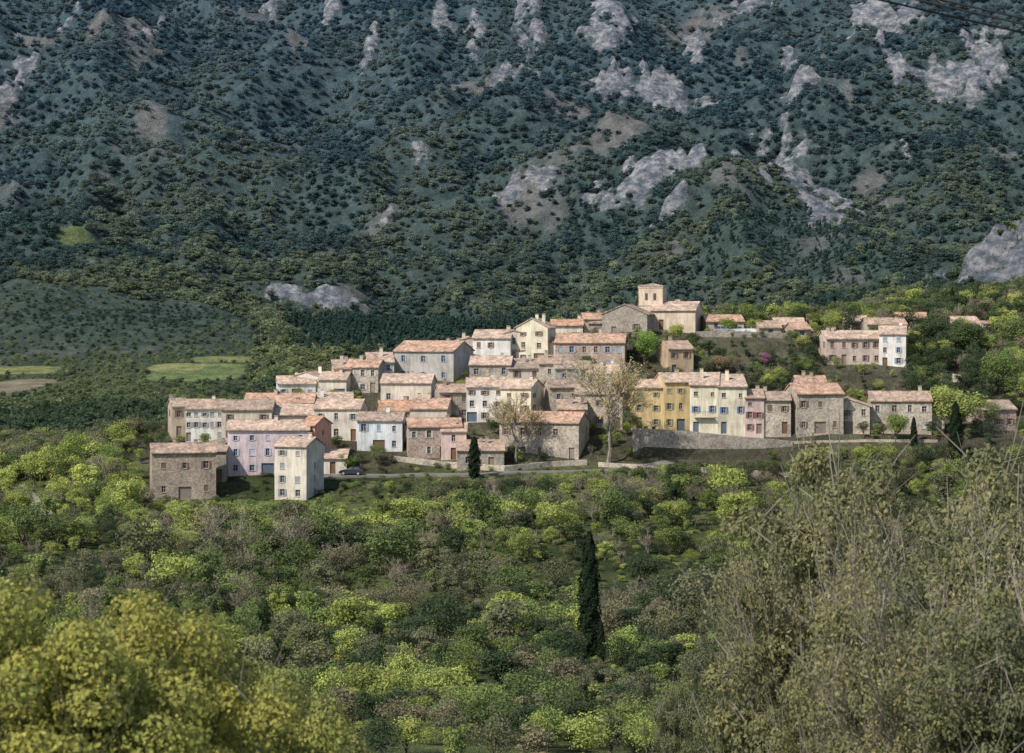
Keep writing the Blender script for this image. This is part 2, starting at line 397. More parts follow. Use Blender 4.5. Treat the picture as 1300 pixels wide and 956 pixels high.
        for (zo,) in ((t,),(e,)):
            V=[(-W2-o_,-D2-o_,h-.12+zo),(W2+o_,-D2-o_,h-.12+zo),(W2+o_,D2+o_,h-.12+zo),(-W2-o_,D2+o_,h-.12+zo),(-rr,0,h+rise+zo),(rr,0,h+rise+zo)]
            for q in [(0,1,5,4),(2,3,4,5)]: gr.add([V[i] for i in q],[(0,1,2,3)])
            for q in [(1,2,5),(3,0,4)]: gr.add([V[i] for i in q],[(0,1,2)])
        V=[(-W2-o_,-D2-o_),(W2+o_,-D2-o_),(W2+o_,D2+o_),(-W2-o_,D2+o_)]
        for i in range(4):
            a=V[i];b=V[(i+1)%4]; gr.quad((*a,h-.12+e),(*b,h-.12+e),(*b,h-.12+t),(*a,h-.12+t))
    if over>.2 and typ in 'gs':
        obox(gw,(-W2,-D2,0),(1,0,0),(0,-1,0),0,w,h-.32,h-.1,0.0,.14)
    if chim:
        for _ in range(rd.choice([1,1,2])):
            x=rd.uniform(-W2*.8,W2*.8); y=rd.uniform(-.2,.5)*D2
            zt=h+rise+rd.uniform(.5,1.0)
            gw.box(x-.32,x+.32,y-.25,y+.25,h-.1,zt); gr.box(x-.38,x+.38,y-.31,y+.31,zt+.12,zt+.2); gw.box(x-.2,x+.2,y-.15,y+.15,zt,zt+.118)
    link(pre+'walls',gw.mesh('walls',[wall]),off,0,1,parent)
    link(pre+'roof',gr.mesh('roof',[roofm]),off,0,1,parent)
    if gg.V: link(pre+'windows_and_doors',gg.mesh('windows',[GLASS,paint(rd.choice([(.16,.09,.05),(.25,.2,.16),(.1,.14,.18)])),paint((.42,.39,.35))]),off,0,1,parent)
    if gs.V: link(pre+'shutters',gs.mesh('shutters',[shut]),off,0,1,parent)
def empty(name,loc,rz):
    o=bpy.data.objects.new(name,None); scene.collection.objects.link(o); o.location=loc; o.rotation_euler=(0,0,rz); o.empty_display_size=.5; return o
arnd=random.Random(5)
def house(name,x0,x1,ey,by,wall,roofm,typ='g',yaw=0,d=8,cols=None,rows=None,shut=None,D=None,door=True,annex=None,**k):
    pc=(x0+x1)/2
    if D is None: D=hitv(pc,by,300)[1]
    sc=D/F; W=(x1-x0)*sc; a=math.radians(yaw); w=max(2.8,(W-d*abs(math.sin(a)))/math.cos(a))
    zb=(HY-by)*sc; h=(by-ey)*sc
    cy=D+(w*abs(math.sin(a))+d*math.cos(a))/2; X=(pc-CX)/F*D
    if rows is None: rows=max(1,int(round(h/2.8)))
    if cols is None: cols=max(1,int(w/2.9))
    e=empty(name,(X,cy,zb),a)
    HS.append((X,cy,w/2,d/2,a,D,zb+h))
    body(e,w,d,h,typ,wall,roofm,cols,rows,shut,door,**k)
    if annex is None: annex=arnd.random()<.4 and w>5.5 and h>4.5
    if annex:
        s=arnd.choice([-1,1]); aw=arnd.uniform(2.2,3.2); ad=d*arnd.uniform(.5,.75)
        body(e,aw,ad,h*arnd.uniform(.5,.8),arnd.choice('sg'),arnd.choice([wall,ST2,ST3,WARM]),arnd.choice([R1,R2,R3,R4]),1,max(1,rows-1),shut,False,off=(s*(w/2+aw/2-.05),arnd.uniform(0,1.5),0),pre='annex_',chim=False,skip=.35,sidewin=False)
    return e
WHITE=plaster((.78,.745,.69)); WARM=plaster((.68,.61,.51)); BEIGE=plaster((.58,.51,.42)); TAN=plaster((.46,.38,.29)); GREYP=plaster((.45,.43,.40))
PINK=plaster((.64,.49,.44)); LAV=plaster((.68,.56,.57)); CORAL=plaster((.64,.34,.26)); YEL=plaster((.68,.52,.28)); CREAM=plaster((.76,.69,.53)); OCH=plaster((.55,.41,.27)); BLUEW=plaster((.68,.70,.71))
ST1=stone((.37,.31,.25)); ST2=stone((.45,.40,.335)); ST3=stone((.33,.30,.26)); ST4=stone((.44,.355,.30))
R1=rooft((.49,.33,.245)); R2=rooft((.43,.325,.255)); R3=rooft((.53,.41,.33)); R4=rooft((.37,.295,.24)); R5=rooft((.52,.32,.22))
SB=paint((.25,.34,.46)); SBL=paint((.10,.20,.42)); SG=paint((.20,.25,.15)); SBR=paint((.18,.11,.08)); SR=paint((.28,.08,.07)); SLV=paint((.42,.45,.60)); SW=paint((.5,.48,.44)); SGY=paint((.25,.27,.28))
H=house
H('stone_house',182,272,575,635,ST1,R2,'g',12,7,3,2,SBR,skip=.3,annex=False)
H('stone_house',262,287,573,612,ST3,R4,'s',0,6,1,1,None)
H('lavender_house',285,392,546,604,LAV,R3,'g',4,8,5,3,SLV,skip=.05,annex=False)
H('coral_house',384,414,540,600,CORAL,R5,'g',-20,7,2,3,None,chim=False,annex=False)
H('plaster_tower_house',347,407,567,636,WARM,R3,'g',-20,7,2,4,SGY,skip=.15,door=False,annex=False)
H('annex_house',403,440,582,602,WARM,R3,'s',0,5,1,1,None)
H('plaster_house',207,236,516,556,TAN,R4,'g',15,7,1,2,SBR,annex=False)
H('white_house',232,284,519,561,WHITE,R2,'g',4,8,5,3,SGY,skip=.05,annex=False)
H('plaster_house',281,345,520,562,BEIGE,R4,'g',0,8,3,2,SBR)
H('long_roofed_house',300,402,527,556,PINK,R3,'g',6,11,4,1,SW)
H('plaster_house',398,463,519,560,WARM,R3,'g',-6,8,3,2,SGY)
H('white_house',453,514,534,574,BLUEW,R4,'g',-4,7,3,2,SB,annex=False)
H('stone_house',513,586,542,583,ST4,R1,'g',6,7,4,2,SW)
H('stone_shed',580,640,572,596,ST3,R2,'s',0,6,2,1,SBR)
H('stone_annex',560,592,548,584,PINK,R3,'s',0,5,1,2,SB)
H('stone_farmhouse',634,750,537,584,ST2,R1,'g',-14,9,5,2,SBR,skip=.05,annex=False)
H('plaster_house',475,535,522,548,TAN,R5,'g',8,9,2,1,SBR)
H('plaster_house',520,574,519,548,BEIGE,R1,'g',-6,9,2,1,SB)
H('long_roofed_house',310,398,511,540,BEIGE,R1,'g',0,8,3,1,None)
H('plaster_house',396,448,512,535,WHITE,R3,'s',5,7,2,1,SB)
H('beige_house',483,552,486,518,WARM,R3,'g',-5,8,3,1,SW)
H('stone_house',550,600,498,534,ST3,R2,'g',10,7,2,2,SBR)
H('off_white_house',592,640,491,536,WHITE,R3,'g',0,8,3,3,SBR,skip=.02,annex=False)
H('cream_house',636,691,493,546,CREAM,R3,'g',-18,8,2,3,SBR,annex=False)
H('stone_house',690,738,492,536,ST2,R4,'g',10,7,2,2,SGY)
H('stone_house',730,798,500,545,ST2,R4,'g',-8,8,3,2,SBR)
H('stone_shed',708,745,520,560,ST3,R2,'s',0,6,1,1,None)
H('white_house',346,400,487,508,WHITE,R3,'g',8,7,3,1,SB)
H('white_house',372,412,478,503,WHITE,R1,'f',-10,7,2,1,SGY)
H('plaster_house',404,446,482,508,WARM,R3,'g',-8,7,2,1,SBR)
H('plaster_house',418,450,468,502,BEIGE,R2,'s',8,6,2,2,SBR)
H('stone_house',438,488,466,500,ST2,R1,'g',-10,7,3,2,SW)
H('plaster_house',462,500,460,490,WARM,R3,'s',6,7,2,2,SB)
H('grey_house',499,600,446,486,GREYP,R1,'g',-22,10,3,2,SB,skip=.02,annex=False)
H('plaster_house',575,612,434,468,BEIGE,R3,'f',5,7,1,2,SBR)
H('stone_house',596,652,463,500,ST2,R3,'g',-4,8,3,2,SGY)
H('white_house',600,655,429,466,WHITE,R3,'g',-8,8,3,2,SBR)
H('stone_house',640,690,468,500,BEIGE,R4,'s',6,7,2,2,SBR)
H('plaster_tower_house',655,706,416,462,CREAM,R3,'f',-14,7,2,3,SBR,rise=1.8)
H('plaster_house',636,668,425,460,WARM,R1,'f',0,7,1,2,SB)
H('shuttered_house',705,799,435,472,ST4,R1,'g',-6,9,6,2,SB,skip=.02,annex=False)
H('stone_house',700,752,468,505,GREYP,R4,'g',6,7,2,2,SGY)
H('plaster_house',745,797,474,508,WARM,R3,'g',-8,8,3,2,SBR)
H('stone_house',684,712,462,500,ST2,R2,'s',0,6,1,2,SW)
H('small_house',738,768,405,430,TAN,R1,'g',5,6,2,1,SBR)
H('stone_barn',765,833,399,428,ST3,R4,'f',-12,9,2,1,SBR,rise=2.0,chim=False)
H('ochre_house',836,881,443,477,OCH,R2,'g',14,8,2,2,SBR)
H('small_house',700,740,413,436,WARM,R5,'g',0,6,2,1,SBR)
H('yellow_house',801,842,492,545,YEL,R3,'g',0,7,2,3,SG,skip=.02,annex=False)
H('yellow_house',834,886,485,547,YEL,R3,'g',10,8,3,3,SG,skip=.02,annex=False)
H('cream_house',876,918,489,551,CREAM,R3,'s',-6,8,2,3,SBL,skip=.1,annex=False,balcony=True)
H('cream_house',911,948,491,551,CREAM,R3,'s',0,8,2,3,SBL,skip=.1,annex=False)
H('pink_house',946,970,505,551,PINK,R2,'g',0,7,2,3,SR,skip=.02,annex=False)
H('stone_house',968,1004,508,551,ST2,R4,'g',0,7,2,2,SBR)
H('stone_farmhouse',1003,1072,500,551,ST2,R1,'g',8,9,3,2,SBR)
H('stone_house',1050,1112,516,551,ST2,R3,'f',-8,8,3,2,SBR)
H('stone_farmhouse',1106,1188,509,551,ST2,R2,'g',-5,8,4,2,SW)
H('plaster_house',1012,1050,488,520,TAN,R1,'g',0,8,2,1,SW)
H('low_house',1238,1292,520,548,ST4,R4,'g',10,8,3,1,SBR)
H('pink_house',1044,1122,430,464,plaster((.60,.48,.41)),R3,'g',6,8,5,2,SBR,skip=.03,annex=False)
H('white_house',1117,1159,424,466,WHITE,R3,'g',-10,8,2,3,SB,annex=False)
for q in [(893,945,408,421,BEIGE,R1,5),(905,934,402,415,WARM,R3,-8),(984,1022,412,424,WARM,R3,0),(1000,1030,418,432,TAN,R1,10),(1024,1062,408,420,BEIGE,R1,5),(1052,1080,405,417,WHITE,R3,-5),(1072,1102,409,420,CREAM,R3,0),(1098,1152,412,428,BEIGE,R2,4),(1138,1182,405,421,PINK,R1,-8),(1208,1245,410,424,BEIGE,R3,6),(1228,1264,416,430,WARM,R2,-5),(960,992,416,428,TAN,R2,5),(768,800,404,424,WARM,R1,6)]:
    H('hillside_house',q[0],q[1],q[2],q[3],q[4],q[5],'g',q[6],7,None,1,SBR,chim=False)
# church
D=474.0; X=(862-CX)/F*D; sc=D/F
ch=empty('church',(X,D+6,(HY-419)*sc),math.radians(-14)); HS.append((X,D+6,8,7,0,D,0))
CH=plaster((.66,.54,.42))
body(ch,9.6,10,25*sc,'g',CH,R3,2,1,None,True,rise=1.7,pre='nave_',chim=False,wsize=(.8,1.6),sidewin=False)
body(ch,6.5,8,31*sc,'g',CH,R3,0,0,None,False,rise=1.1,pre='choir_',off=(-3.2,3.2,0),chim=False,sidewin=False)
tw=5.2; th=56*sc
body(ch,tw,tw,th,'p',CH,R4,1,1,None,False,rise=.5,pre='bell_tower_',off=(-5.4,1.0,0),chim=False,over=.15,sidewin=False,frame=False,skip=1)
g=Geo()
for zz in (th*.55,th-.35): 
    for s in (-1,1):
        g.box(-tw/2-.1,tw/2+.1,s*tw/2+(0 if s>0 else -.1),s*tw/2+(.1 if s>0 else 0),zz,zz+.2); g.box(s*tw/2+(0 if s>0 else -.1),s*tw/2+(.1 if s>0 else 0),-tw/2,tw/2,zz,zz+.2)
for x in (-.9,.9): g.box(x-.3,x+.3,-tw/2-.03,-tw/2-.004,th*.68,th*.84,1)
g.box(-.45,.45,-.04,.04,th+1.6,th+1.68,2); g.box(-.04,.04,-.045,.045,th+.5,th+2.1,2)
link('bell_tower_mouldings',g.mesh('mouldings',[CH,GLASS,paint((.08,.07,.07))]),(-5.4,1.0,0),0,1,ch)
# ---------------------------------------------------------------- stone walls, road
def wallline(name,pts,hgt,th=.6,mat=ST3,base=-2.5,step=2.0):
    g=Geo(); P=[]
    for (a,b) in zip(pts[:-1],pts[1:]):
        n=max(1,int(math.hypot(b[0]-a[0],b[1]-a[1])/step))
        for i in range(n): P.append([a[0]+(b[0]-a[0])*i/n,a[1]+(b[1]-a[1])*i/n,a[2]+(b[2]-a[2])*i/n])
    P.append(list(pts[-1])); P=np.array(P)
    t=np.gradient(P[:,:2],axis=0); t/=np.linalg.norm(t,axis=1)[:,None]; nn=np.stack([-t[:,1],t[:,0]],1)*th/2
    V=[]
    for i in range(len(P)):
        for s,z in ((-1,base),(-1,hgt),(1,hgt),(1,base)): V.append((P[i,0]+s*nn[i,0],P[i,1]+s*nn[i,1],P[i,2]+z+(rng.uniform(-.06,.06) if z==hgt else 0)))
    Fc=[]
    for i in range(len(P)-1):
        for k in range(4): k2=(k+1)%4; Fc.append((4*i+k,4*i+k2,4*i+4+k2,4*i+4+k))
    g.add(V,Fc); g.add(V[:4],[(0,1,2,3)]); g.add(V[-4:],[(0,1,2,3)])
    return link(name,g.mesh(name,[mat]))
def W3(px,py,D): return ((px-CX)/F*D,D,(HY-py)/F*D)
wallline('retaining_wall',[W3(803,543,405.4),W3(870,547,405.2),W3(960,556,405.2),W3(1006,560,405.4)],0,.8,ST3,-6.5)
wallline('retaining_wall',[W3(1006,560,405.6),W3(1100,558,405.8),W3(1190,558,406)],0,.8,ST2,-4)
a=[hitv(p,q,300) for p,q in ((884,428),(940,428),(1000,430),(1040,436))]
wallline('parapet_wall',[(x,y,z) for x,y,z in a],1.2,.5,ST3,-3)
a=[hitv(p,q,300) for p,q in ((500,585),(560,592),(640,598),(700,592),(745,590))]
wallline('stone_wall',[(x,y,z) for x,y,z in a],.9,.5,ST2,-2)
a=[hitv(p,q,300) for p,q in ((890,600),(960,604),(1010,606))]; wallline('terrace_wall',a,.9,.5,ST3,-2)
a=[hitv(p,q,300) for p,q in ((760,592),(820,596),(905,612))]; wallline('terrace_wall',a,.8,.5,ST2,-2)
a=[hitv(p,q,300) for p,q in ((1168,478),(1186,482),(1250,490))]; wallline('retaining_wall',a,1.6,.5,ST2,-2)
def strip(name,pp,w,mat,lift):
    pts=np.array([hit(p,q,300)[:2] for p,q in pp]); P=[]
    for a,b in zip(pts[:-1],pts[1:]):
        n=max(2,int(np.linalg.norm(b-a)/1.5)); P+= [a+(b-a)*i/n for i in range(n)]
    P=np.array(P+[pts[-1]])
    for _ in range(6): P[1:-1]=(P[:-2]+2*P[1:-1]+P[2:])/4
    t=np.gradient(P,axis=0); t/=np.linalg.norm(t,axis=1)[:,None]; nn=np.stack([-t[:,1],t[:,0]],1)
    g=Geo(); V=[]
    for i in range(len(P)):
        zc=ground(P[i,0],P[i,1])
        for s in (-1,1):
            q=P[i]+nn[i]*s*w/2; V.append((q[0],q[1],float(max(zc,ground(q[0],q[1])))+lift))
        for s in (1,-1):
            q=P[i]+nn[i]*s*(w/2+.01); V.append((q[0],q[1],float(ground(q[0],q[1]))-1.2))
    Fc=[]
    for i in range(len(P)-1):
        for k in range(4): k2=(k+1)%4; Fc.append((4*i+k,4*i+k2,4*i+4+k2,4*i+4+k))
    g.add(V,Fc); return link(name,g.mesh(name,[mat])),P
m,nt,out=newmat('asphalt'); v=objvec(nt)
bsdf(nt,out,mixc(nt,'MULTIPLY',1,(.17,.16,.14),ramp(nt,noise(nt,v,.6,5),[(.3,.7),(.65,1.15)])),.9); ASPH=m
m,nt,out=newmat('gravel'); v=objvec(nt)
bsdf(nt,out,mixc(nt,'MULTIPLY',1,(.34,.30,.24),ramp(nt,noise(nt,v,.8,5),[(.3,.7),(.65,1.15)])),.9); GRAV=m
_,RP=strip('road',[(395,607),(450,604),(520,603),(600,604),(700,600),(790,597),(850,588)],3.2,ASPH,.12)
_,RP2=strip('track',[(20,618),(45,640),(60,655)],3.0,GRAV,.1)
# ---------------------------------------------------------------- cars
def car(name,px,py,col,yaw,start=300):
    X,D,Z=hitv(px,py,start); Z=float(ground(X,D))+.14
    e=empty(name,(X,D,Z),math.radians(yaw))
    g=Geo()
    prof=[(-2.05,.35),(-2.1,.6),(-2.0,.92),(-1.1,1.0),(1.0,1.0),(1.75,.88),(2.05,.7),(2.1,.4),(1.9,.28),(-1.9,.28)]
    def loft(prof,hw,inset,mat):
        n=len(prof); V=[(x,-hw+(inset if z>.9 else 0),z) for x,z in prof]+[(x,hw-(inset if z>.9 else 0),z) for x,z in prof]
        for i in range(n): j=(i+1)%n; g.quad(V[i],V[j],V[n+j],V[n+i],mat)
        g.add(V[:n],[tuple(range(n))],mat); g.add(V[n:],[tuple(range(n))],mat)
    loft(prof,.86,.04,0)
    cab=[(-1.75,.98),(-1.35,1.42),(-.9,1.48),(.1,1.46),(.95,.99)]
    n=5; V=[(x,-(.80 if z<1.1 else .64),z) for x,z in cab]+[(x,(.80 if z<1.1 else .64),z) for x,z in cab]
    for i in range(n-1): g.quad(V[i],V[i+1],V[n+i+1],V[n+i],1 if i in (0,3) else 0)
    g.add(V[:n],[tuple(range(n))],1); g.add(V[n:],[tuple(range(n))],1)
    for s in (-1,1):
        for x in (-.45,): g.box(x-.05,x+.05,s*.74-.06,s*.74+.06,1.0,1.42,0)
        g.box(1.95,2.11,s*.6-.16,s*.6+.16,.6,.75,3); g.box(-2.12,-2.0,s*.65-.12,s*.65+.12,.65,.85,4)
    link('body',g.mesh('car_body',[paint(col,.25,.6,'car_paint'),GLASS,paint((.02,.02,.02)),paint((.7,.7,.68)),paint((.35,.03,.02))]),parent=e)
    g=Geo()
    for x in (-1.3,1.3):
        for s in (-1,1):
            y0=s*.7;y1=s*.88; k=14; th=np.arange(k)*2*math.pi/k
            V=[(x+.32*math.cos(t),y0,.32+.32*math.sin(t)-.0) for t in th]+[(x+.32*math.cos(t),y1,.32+.32*math.sin(t)) for t in th]
            g.add(V,[(i,(i+1)%k,k+(i+1)%k,k+i) for i in range(k)]); g.add(V[k:],[tuple(range(k))])
            V=[(x+.19*math.cos(t),y1+s*.01,.32+.19*math.sin(t)) for t in th]; g.add(V,[tuple(range(k))],1)
    link('wheels',g.mesh('wheels',[paint((.02,.02,.02),.8),paint((.4,.4,.4),.4)]),parent=e)
car('parked_car',446,604,(.02,.025,.035),176)
car('parked_car',938,424,(.7,.7,.7),5); car('parked_van',956,424,(.72,.72,.7),-3); car('parked_car',917,424,(.3,.31,.33),0)
# ---------------------------------------------------------------- terrain mesh
ys=[-50.0]
while ys[-1]<4200:
    y=ys[-1]; s=1.5 if 372<y<520 else 2.2+.0036*max(y,0)
    if y>900: s=4.5+.0018*(y-900)
    ys.append(y+s)
ys=np.array(ys); u=np.linspace(-1,1,440)
Yg,Ug=np.meshgrid(ys,u,indexing='ij'); Xg=Ug*(70+0.34*np.maximum(Yg,0))
Zg=ground(Xg,Yg); rm=rockmask(Xg,Yg); fi=fieldidx(Xg,Yg)
nr,nc=Xg.shape
V=np.stack([Xg,Yg,Zg],-1).reshape(-1,3); idx=np.arange(nr*nc).reshape(nr,nc)
Q=np.stack([idx[:-1,:-1],idx[:-1,1:],idx[1:,1:],idx[1:,:-1]],-1).reshape(-1,4)
me=bpy.data.meshes.new('terrain'); me.from_pydata(V.tolist(),[],Q.tolist())
me.polygons.foreach_set('use_smooth',[True]*len(Q))
n1=fbm(Xg/18,Yg/18,4,41)[...,None]; n2=fbm(Xg/60,Yg/110,5,43)[...,None]
t1=sstep(.35,.65,n1)
col=np.array([.07,.095,.035])*(1-t1)+np.array([.17,.20,.075])*t1
wv=(sstep(398,404,Yg)*(1-sstep(470,490,Yg))*sstep(-72,-66,Xg)*(1-sstep(100,110,Xg)))[...,None]
col=col*(1-wv*.7)+np.array([.20,.175,.13])*wv*.7
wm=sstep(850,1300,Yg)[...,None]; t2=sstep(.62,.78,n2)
haze_ground=sstep(950,2700,Yg)[...,None]  # aerial haze painted into the mountain ground colour, bluer with distance
mc=(np.array([.075,.105,.07])*(1-haze_ground)+np.array([.08,.125,.145])*haze_ground)*(1-t2)+np.array([.19,.19,.185])*t2
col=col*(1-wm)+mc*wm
for i,f in enumerate(FIELDS): col[fi==i]=f[4]
ca=me.attributes.new('gcol','FLOAT_COLOR','POINT'); ca.data.foreach_set('color',np.concatenate([col,np.ones_like(n1)],-1).astype(np.float32).ravel())
ra=me.attributes.new('rock','FLOAT','POINT'); ra.data.foreach_set('value',rm.astype(np.float32).ravel())
m,nt,out=newmat('terrain_ground')
ga=N(nt,'ShaderNodeAttribute',attribute_name='gcol'); rk=N(nt,'ShaderNodeAttribute',attribute_name='rock')
tc=N(nt,'ShaderNodeTexCoord'); ov=tc.outputs['Object']
g1=mixc(nt,'MULTIPLY',1,ga.outputs['Color'],ramp(nt,noise(nt,ov,.5,6,.7),[(.3,.6),(.68,1.35)]))
g1=mixc(nt,'MULTIPLY',1,g1,ramp(nt,noise(nt,ov,.07,6,.7),[(.36,.62),(.62,1.25)]))
mp=N(nt,'ShaderNodeMapping'); mp.inputs['Scale'].default_value=(1,.4,1.6); nt.links.new(ov,mp.inputs[0])
rn=noise(nt,mp.outputs[0],.11,9,.75)
rc=ramp(nt,rn,[(.39,(.085,.12,.15)),(.5,(.24,.25,.275)),(.61,(.48,.475,.48))])  # pale rock tones with a blue haze cast put into the colour
nn_=N(nt,'ShaderNodeMath',operation='MULTIPLY_ADD'); nt.links.new(noise(nt,ov,.14,7,.75),nn_.inputs[0]); nn_.inputs[1].default_value=6.0; nn_.inputs[2].default_value=-3.0
ml=N(nt,'ShaderNodeMath',operation='MULTIPLY_ADD'); ml.inputs[1].default_value=2.2; nt.links.new(rk.outputs['Fac'],ml.inputs[0]); nt.links.new(nn_.outputs[0],ml.inputs[2])
ml.use_clamp=True
ms=N(nt,'ShaderNodeMath',operation='MULTIPLY'); ms.inputs[1].default_value=6; ms.use_clamp=True; nt.links.new(rk.outputs['Fac'],ms.inputs[0])
gt=N(nt,'ShaderNodeMath',operation='MULTIPLY'); nt.links.new(ml.outputs[0],gt.inputs[0]); nt.links.new(ms.outputs[0],gt.inputs[1])
fc=mixc(nt,'MIX',gt.outputs[0],g1,rc)
bsdf(nt,out,fc,.95,rn,1.0,10,spec=.1)
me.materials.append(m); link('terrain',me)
# ---------------------------------------------------------------- prototypes + scatter
def coll(name,meshes):
    c=bpy.data.collections.new(name)
    for i,me in enumerate(meshes): c.objects.link(bpy.data.objects.new('%s_%02d'%(name,i),me))
    return c
BR=[crown(100+i,1700,.025,[18,26,14,30,18,22][i],rx=[.42,.5,.36,.55,.45,.33][i],z0=.12).mesh('broadleaf',[LI,BARK]) for i in range(6)]
for i in range(2):
    tubes,ends=skel(300+i,1,4,nch=(3,4),spread=42,first=.28,r0=.016); f=1/max(e[2] for e in ends); g=Geo()
    for p,R,lv in tubes: g.tube(np.array(p)*f,np.maximum(R,.003),3,1)
    r=np.random.default_rng(i); kk=r.integers(0,len(ends),900); P=ends[kk]*f+rdir(r,900)*.03
    V_,F_=leafquads(P,rdir(r,900),np.full(900,.012),r); g.add(V_,F_,0,r.random(900))
    BR.append(g.mesh('bare_tree',[LI,BARKP]))
CB=coll('scrub_tree',BR)
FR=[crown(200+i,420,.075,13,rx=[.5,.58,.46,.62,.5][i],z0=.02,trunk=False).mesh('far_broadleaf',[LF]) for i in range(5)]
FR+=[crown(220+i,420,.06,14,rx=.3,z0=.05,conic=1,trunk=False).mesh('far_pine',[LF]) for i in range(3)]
CF=coll('far_tree',FR)
def scatter(name,P,S,I,Tn,c,tilt=None):
    n=len(P); me=bpy.data.meshes.new(name); me.from_pydata(P.tolist(),[],[])
    a=me.attributes.new('tint','FLOAT_COLOR','POINT'); a.data.foreach_set('color',np.concatenate([Tn,np.ones((n,1))],1).astype(np.float32).ravel())
    a=me.attributes.new('sca','FLOAT_VECTOR','POINT'); a.data.foreach_set('vector',S.astype(np.float32).ravel())
    R=np.zeros((n,3)); R[:,2]=rng.random(n)*6.283; R[:,:2]=rng.normal(0,.06,(n,2))
    a=me.attributes.new('rotv','FLOAT_VECTOR','POINT'); a.data.foreach_set('vector',R.astype(np.float32).ravel())
    a=me.attributes.new('idx','INT','POINT'); a.data.foreach_set('value',I.astype(np.int32))
    o=link(name,me); ng=bpy.data.node_groups.new(name,'GeometryNodeTree')
    ng.interface.new_socket('Geometry',in_out='INPUT',socket_type='NodeSocketGeometry'); ng.interface.new_socket('Geometry',in_out='OUTPUT',socket_type='NodeSocketGeometry')
    gi=ng.nodes.new('NodeGroupInput'); go=ng.nodes.new('NodeGroupOutput'); ip=ng.nodes.new('GeometryNodeInstanceOnPoints')
    ci=ng.nodes.new('GeometryNodeCollectionInfo'); ci.inputs['Collection'].default_value=c; ci.inputs['Separate Children'].default_value=True; ci.inputs['Reset Children'].default_value=True
    def na(nm,t): q=ng.nodes.new('GeometryNodeInputNamedAttribute'); q.data_type=t; q.inputs['Name'].default_value=nm; return q.outputs['Attribute']
    L=ng.links.new; L(gi.outputs[0],ip.inputs['Points']); L(ci.outputs[0],ip.inputs['Instance']); ip.inputs['Pick Instance'].default_value=True
    L(na('idx','INT'),ip.inputs['Instance Index']); L(na('sca','FLOAT_VECTOR'),ip.inputs['Scale'])
    e2=ng.nodes.new('FunctionNodeEulerToRotation'); L(na('rotv','FLOAT_VECTOR'),e2.inputs[0]); L(e2.outputs[0],ip.inputs['Rotation'])
    L(ip.outputs[0],go.inputs[0])
    md=o.modifiers.new('scatter','NODES'); md.node_group=ng; return o
def jit(y0,y1,sp,fan=.33,base=25):
    X=[];Y=[]; y=y0
    while y<y1:
        hw=base+fan*y; xs=np.arange(-hw,hw,sp); X.append(xs+rng.uniform(-.5,.5,len(xs))*sp); Y.append(y+rng.uniform(-.5,.5,len(xs))*sp); y+=sp
    return np.concatenate(X),np.concatenate(Y)
def freehouse(x,y,mg,front=0):
    ok=np.ones(len(x),bool)
    for (X,Y,hw,hd,a,D,zt) in HS:
        dx=x-X;dy=y-Y; ca,sa=math.cos(a),math.sin(a); lx=dx*ca+dy*sa; ly=-dx*sa+dy*ca
        ok&=~((np.abs(lx)<hw+mg)&(ly<hd+mg)&(ly>-hd-mg-front))
    return ok
def nearpath(x,y,Pp,w):
    ok=np.ones(len(x),bool)
    for p in Pp: ok&=((x-p[0])**2+(y-p[1])**2>w*w)
    return ok
PAL=np.array([[.33,.37,.115],[.22,.27,.09],[.135,.175,.07],[.06,.085,.046],[.165,.168,.10],[.25,.225,.145]])
def scrubtint(x,y,bias=0):
    n=fbm(x/22,y/22,3,51)+rng.normal(0,.17,len(x))+bias
    k=np.clip(((.75-n)/.5*5).astype(int),0,4); k=np.where(rng.random(len(x))<.22,rng.integers(1,6,len(x)),k)
    return PAL[k]*rng.uniform(.75,1.2,(len(x),1)),k
CYD=hit(748,838,150)[1]
# A: scrub slope in front of the village
x,y=jit(110,403,3.2); z=ground(x,y); h=rng.uniform(1.6,5.0,len(x))*(0.6+.85*fbm(x/25,y/25,2,61))
h=np.where(rng.random(len(x))<.07,h*1.6,h)
px=x/y*F+CX
lim=np.interp(px,[-300,100,172,195,410,430,560,700,800,1000,1040,1300,1600],[545,560,585,633,633,610,606,600,590,580,560,560,545])
lim=np.maximum(lim,np.interp(y,[110,150,205,235],[905,845,770,500]))
lim=np.where((px>726)&(px<780)&(y<CYD+4),np.maximum(lim,838),lim)
hmax=(HY-lim)*y/F-z; h=np.minimum(h,hmax)
ok=(h>.9)&freehouse(x,y,1.5)&nearpath(x,y,RP,2.8)&nearpath(x,y,RP2,2.6)&(fbm(x/16,y/16,3,71)<.64)
x,y,z,h=x[ok],y[ok],z[ok],h[ok]; px=x/y*F+CX; tn,k=scrubtint(x,y,.0+.08*((px<230)&(y>330))+.03*(y>300))
rr_=(px>850)&(y>300)&(rng.random(len(x))<.3); tn[rr_]*=.6
I=rng.integers(0,6,len(x)); b=(rng.random(len(x))<.15)&(y>235); I[b]=rng.integers(6,8,b.sum()); tn[b]=[.27,.22,.15]
S=np.stack([h*rng.uniform(.85,1.4,len(x)),h*rng.uniform(.85,1.4,len(x)),h],1)
scatter('scrub_woodland',np.stack([x,y,z-.1],1),S,I,tn,CB)
nA=len(x)
x,y=jit(120,402,2.7); z=ground(x,y); h=rng.uniform(.5,1.3,len(x)); ok=freehouse(x,y,.8)&nearpath(x,y,RP,2.3)&nearpath(x,y,RP2,2)&(rng.random(len(x))<.75)
x,y,z,h=x[ok],y[ok],z[ok],h[ok]; tn,k=scrubtint(x,y,.04); I=rng.integers(0,6,len(x)); scatter('undergrowth',np.stack([x,y,z-.15],1),np.stack([h*1.7,h*1.7,h],1),I,tn,CB)
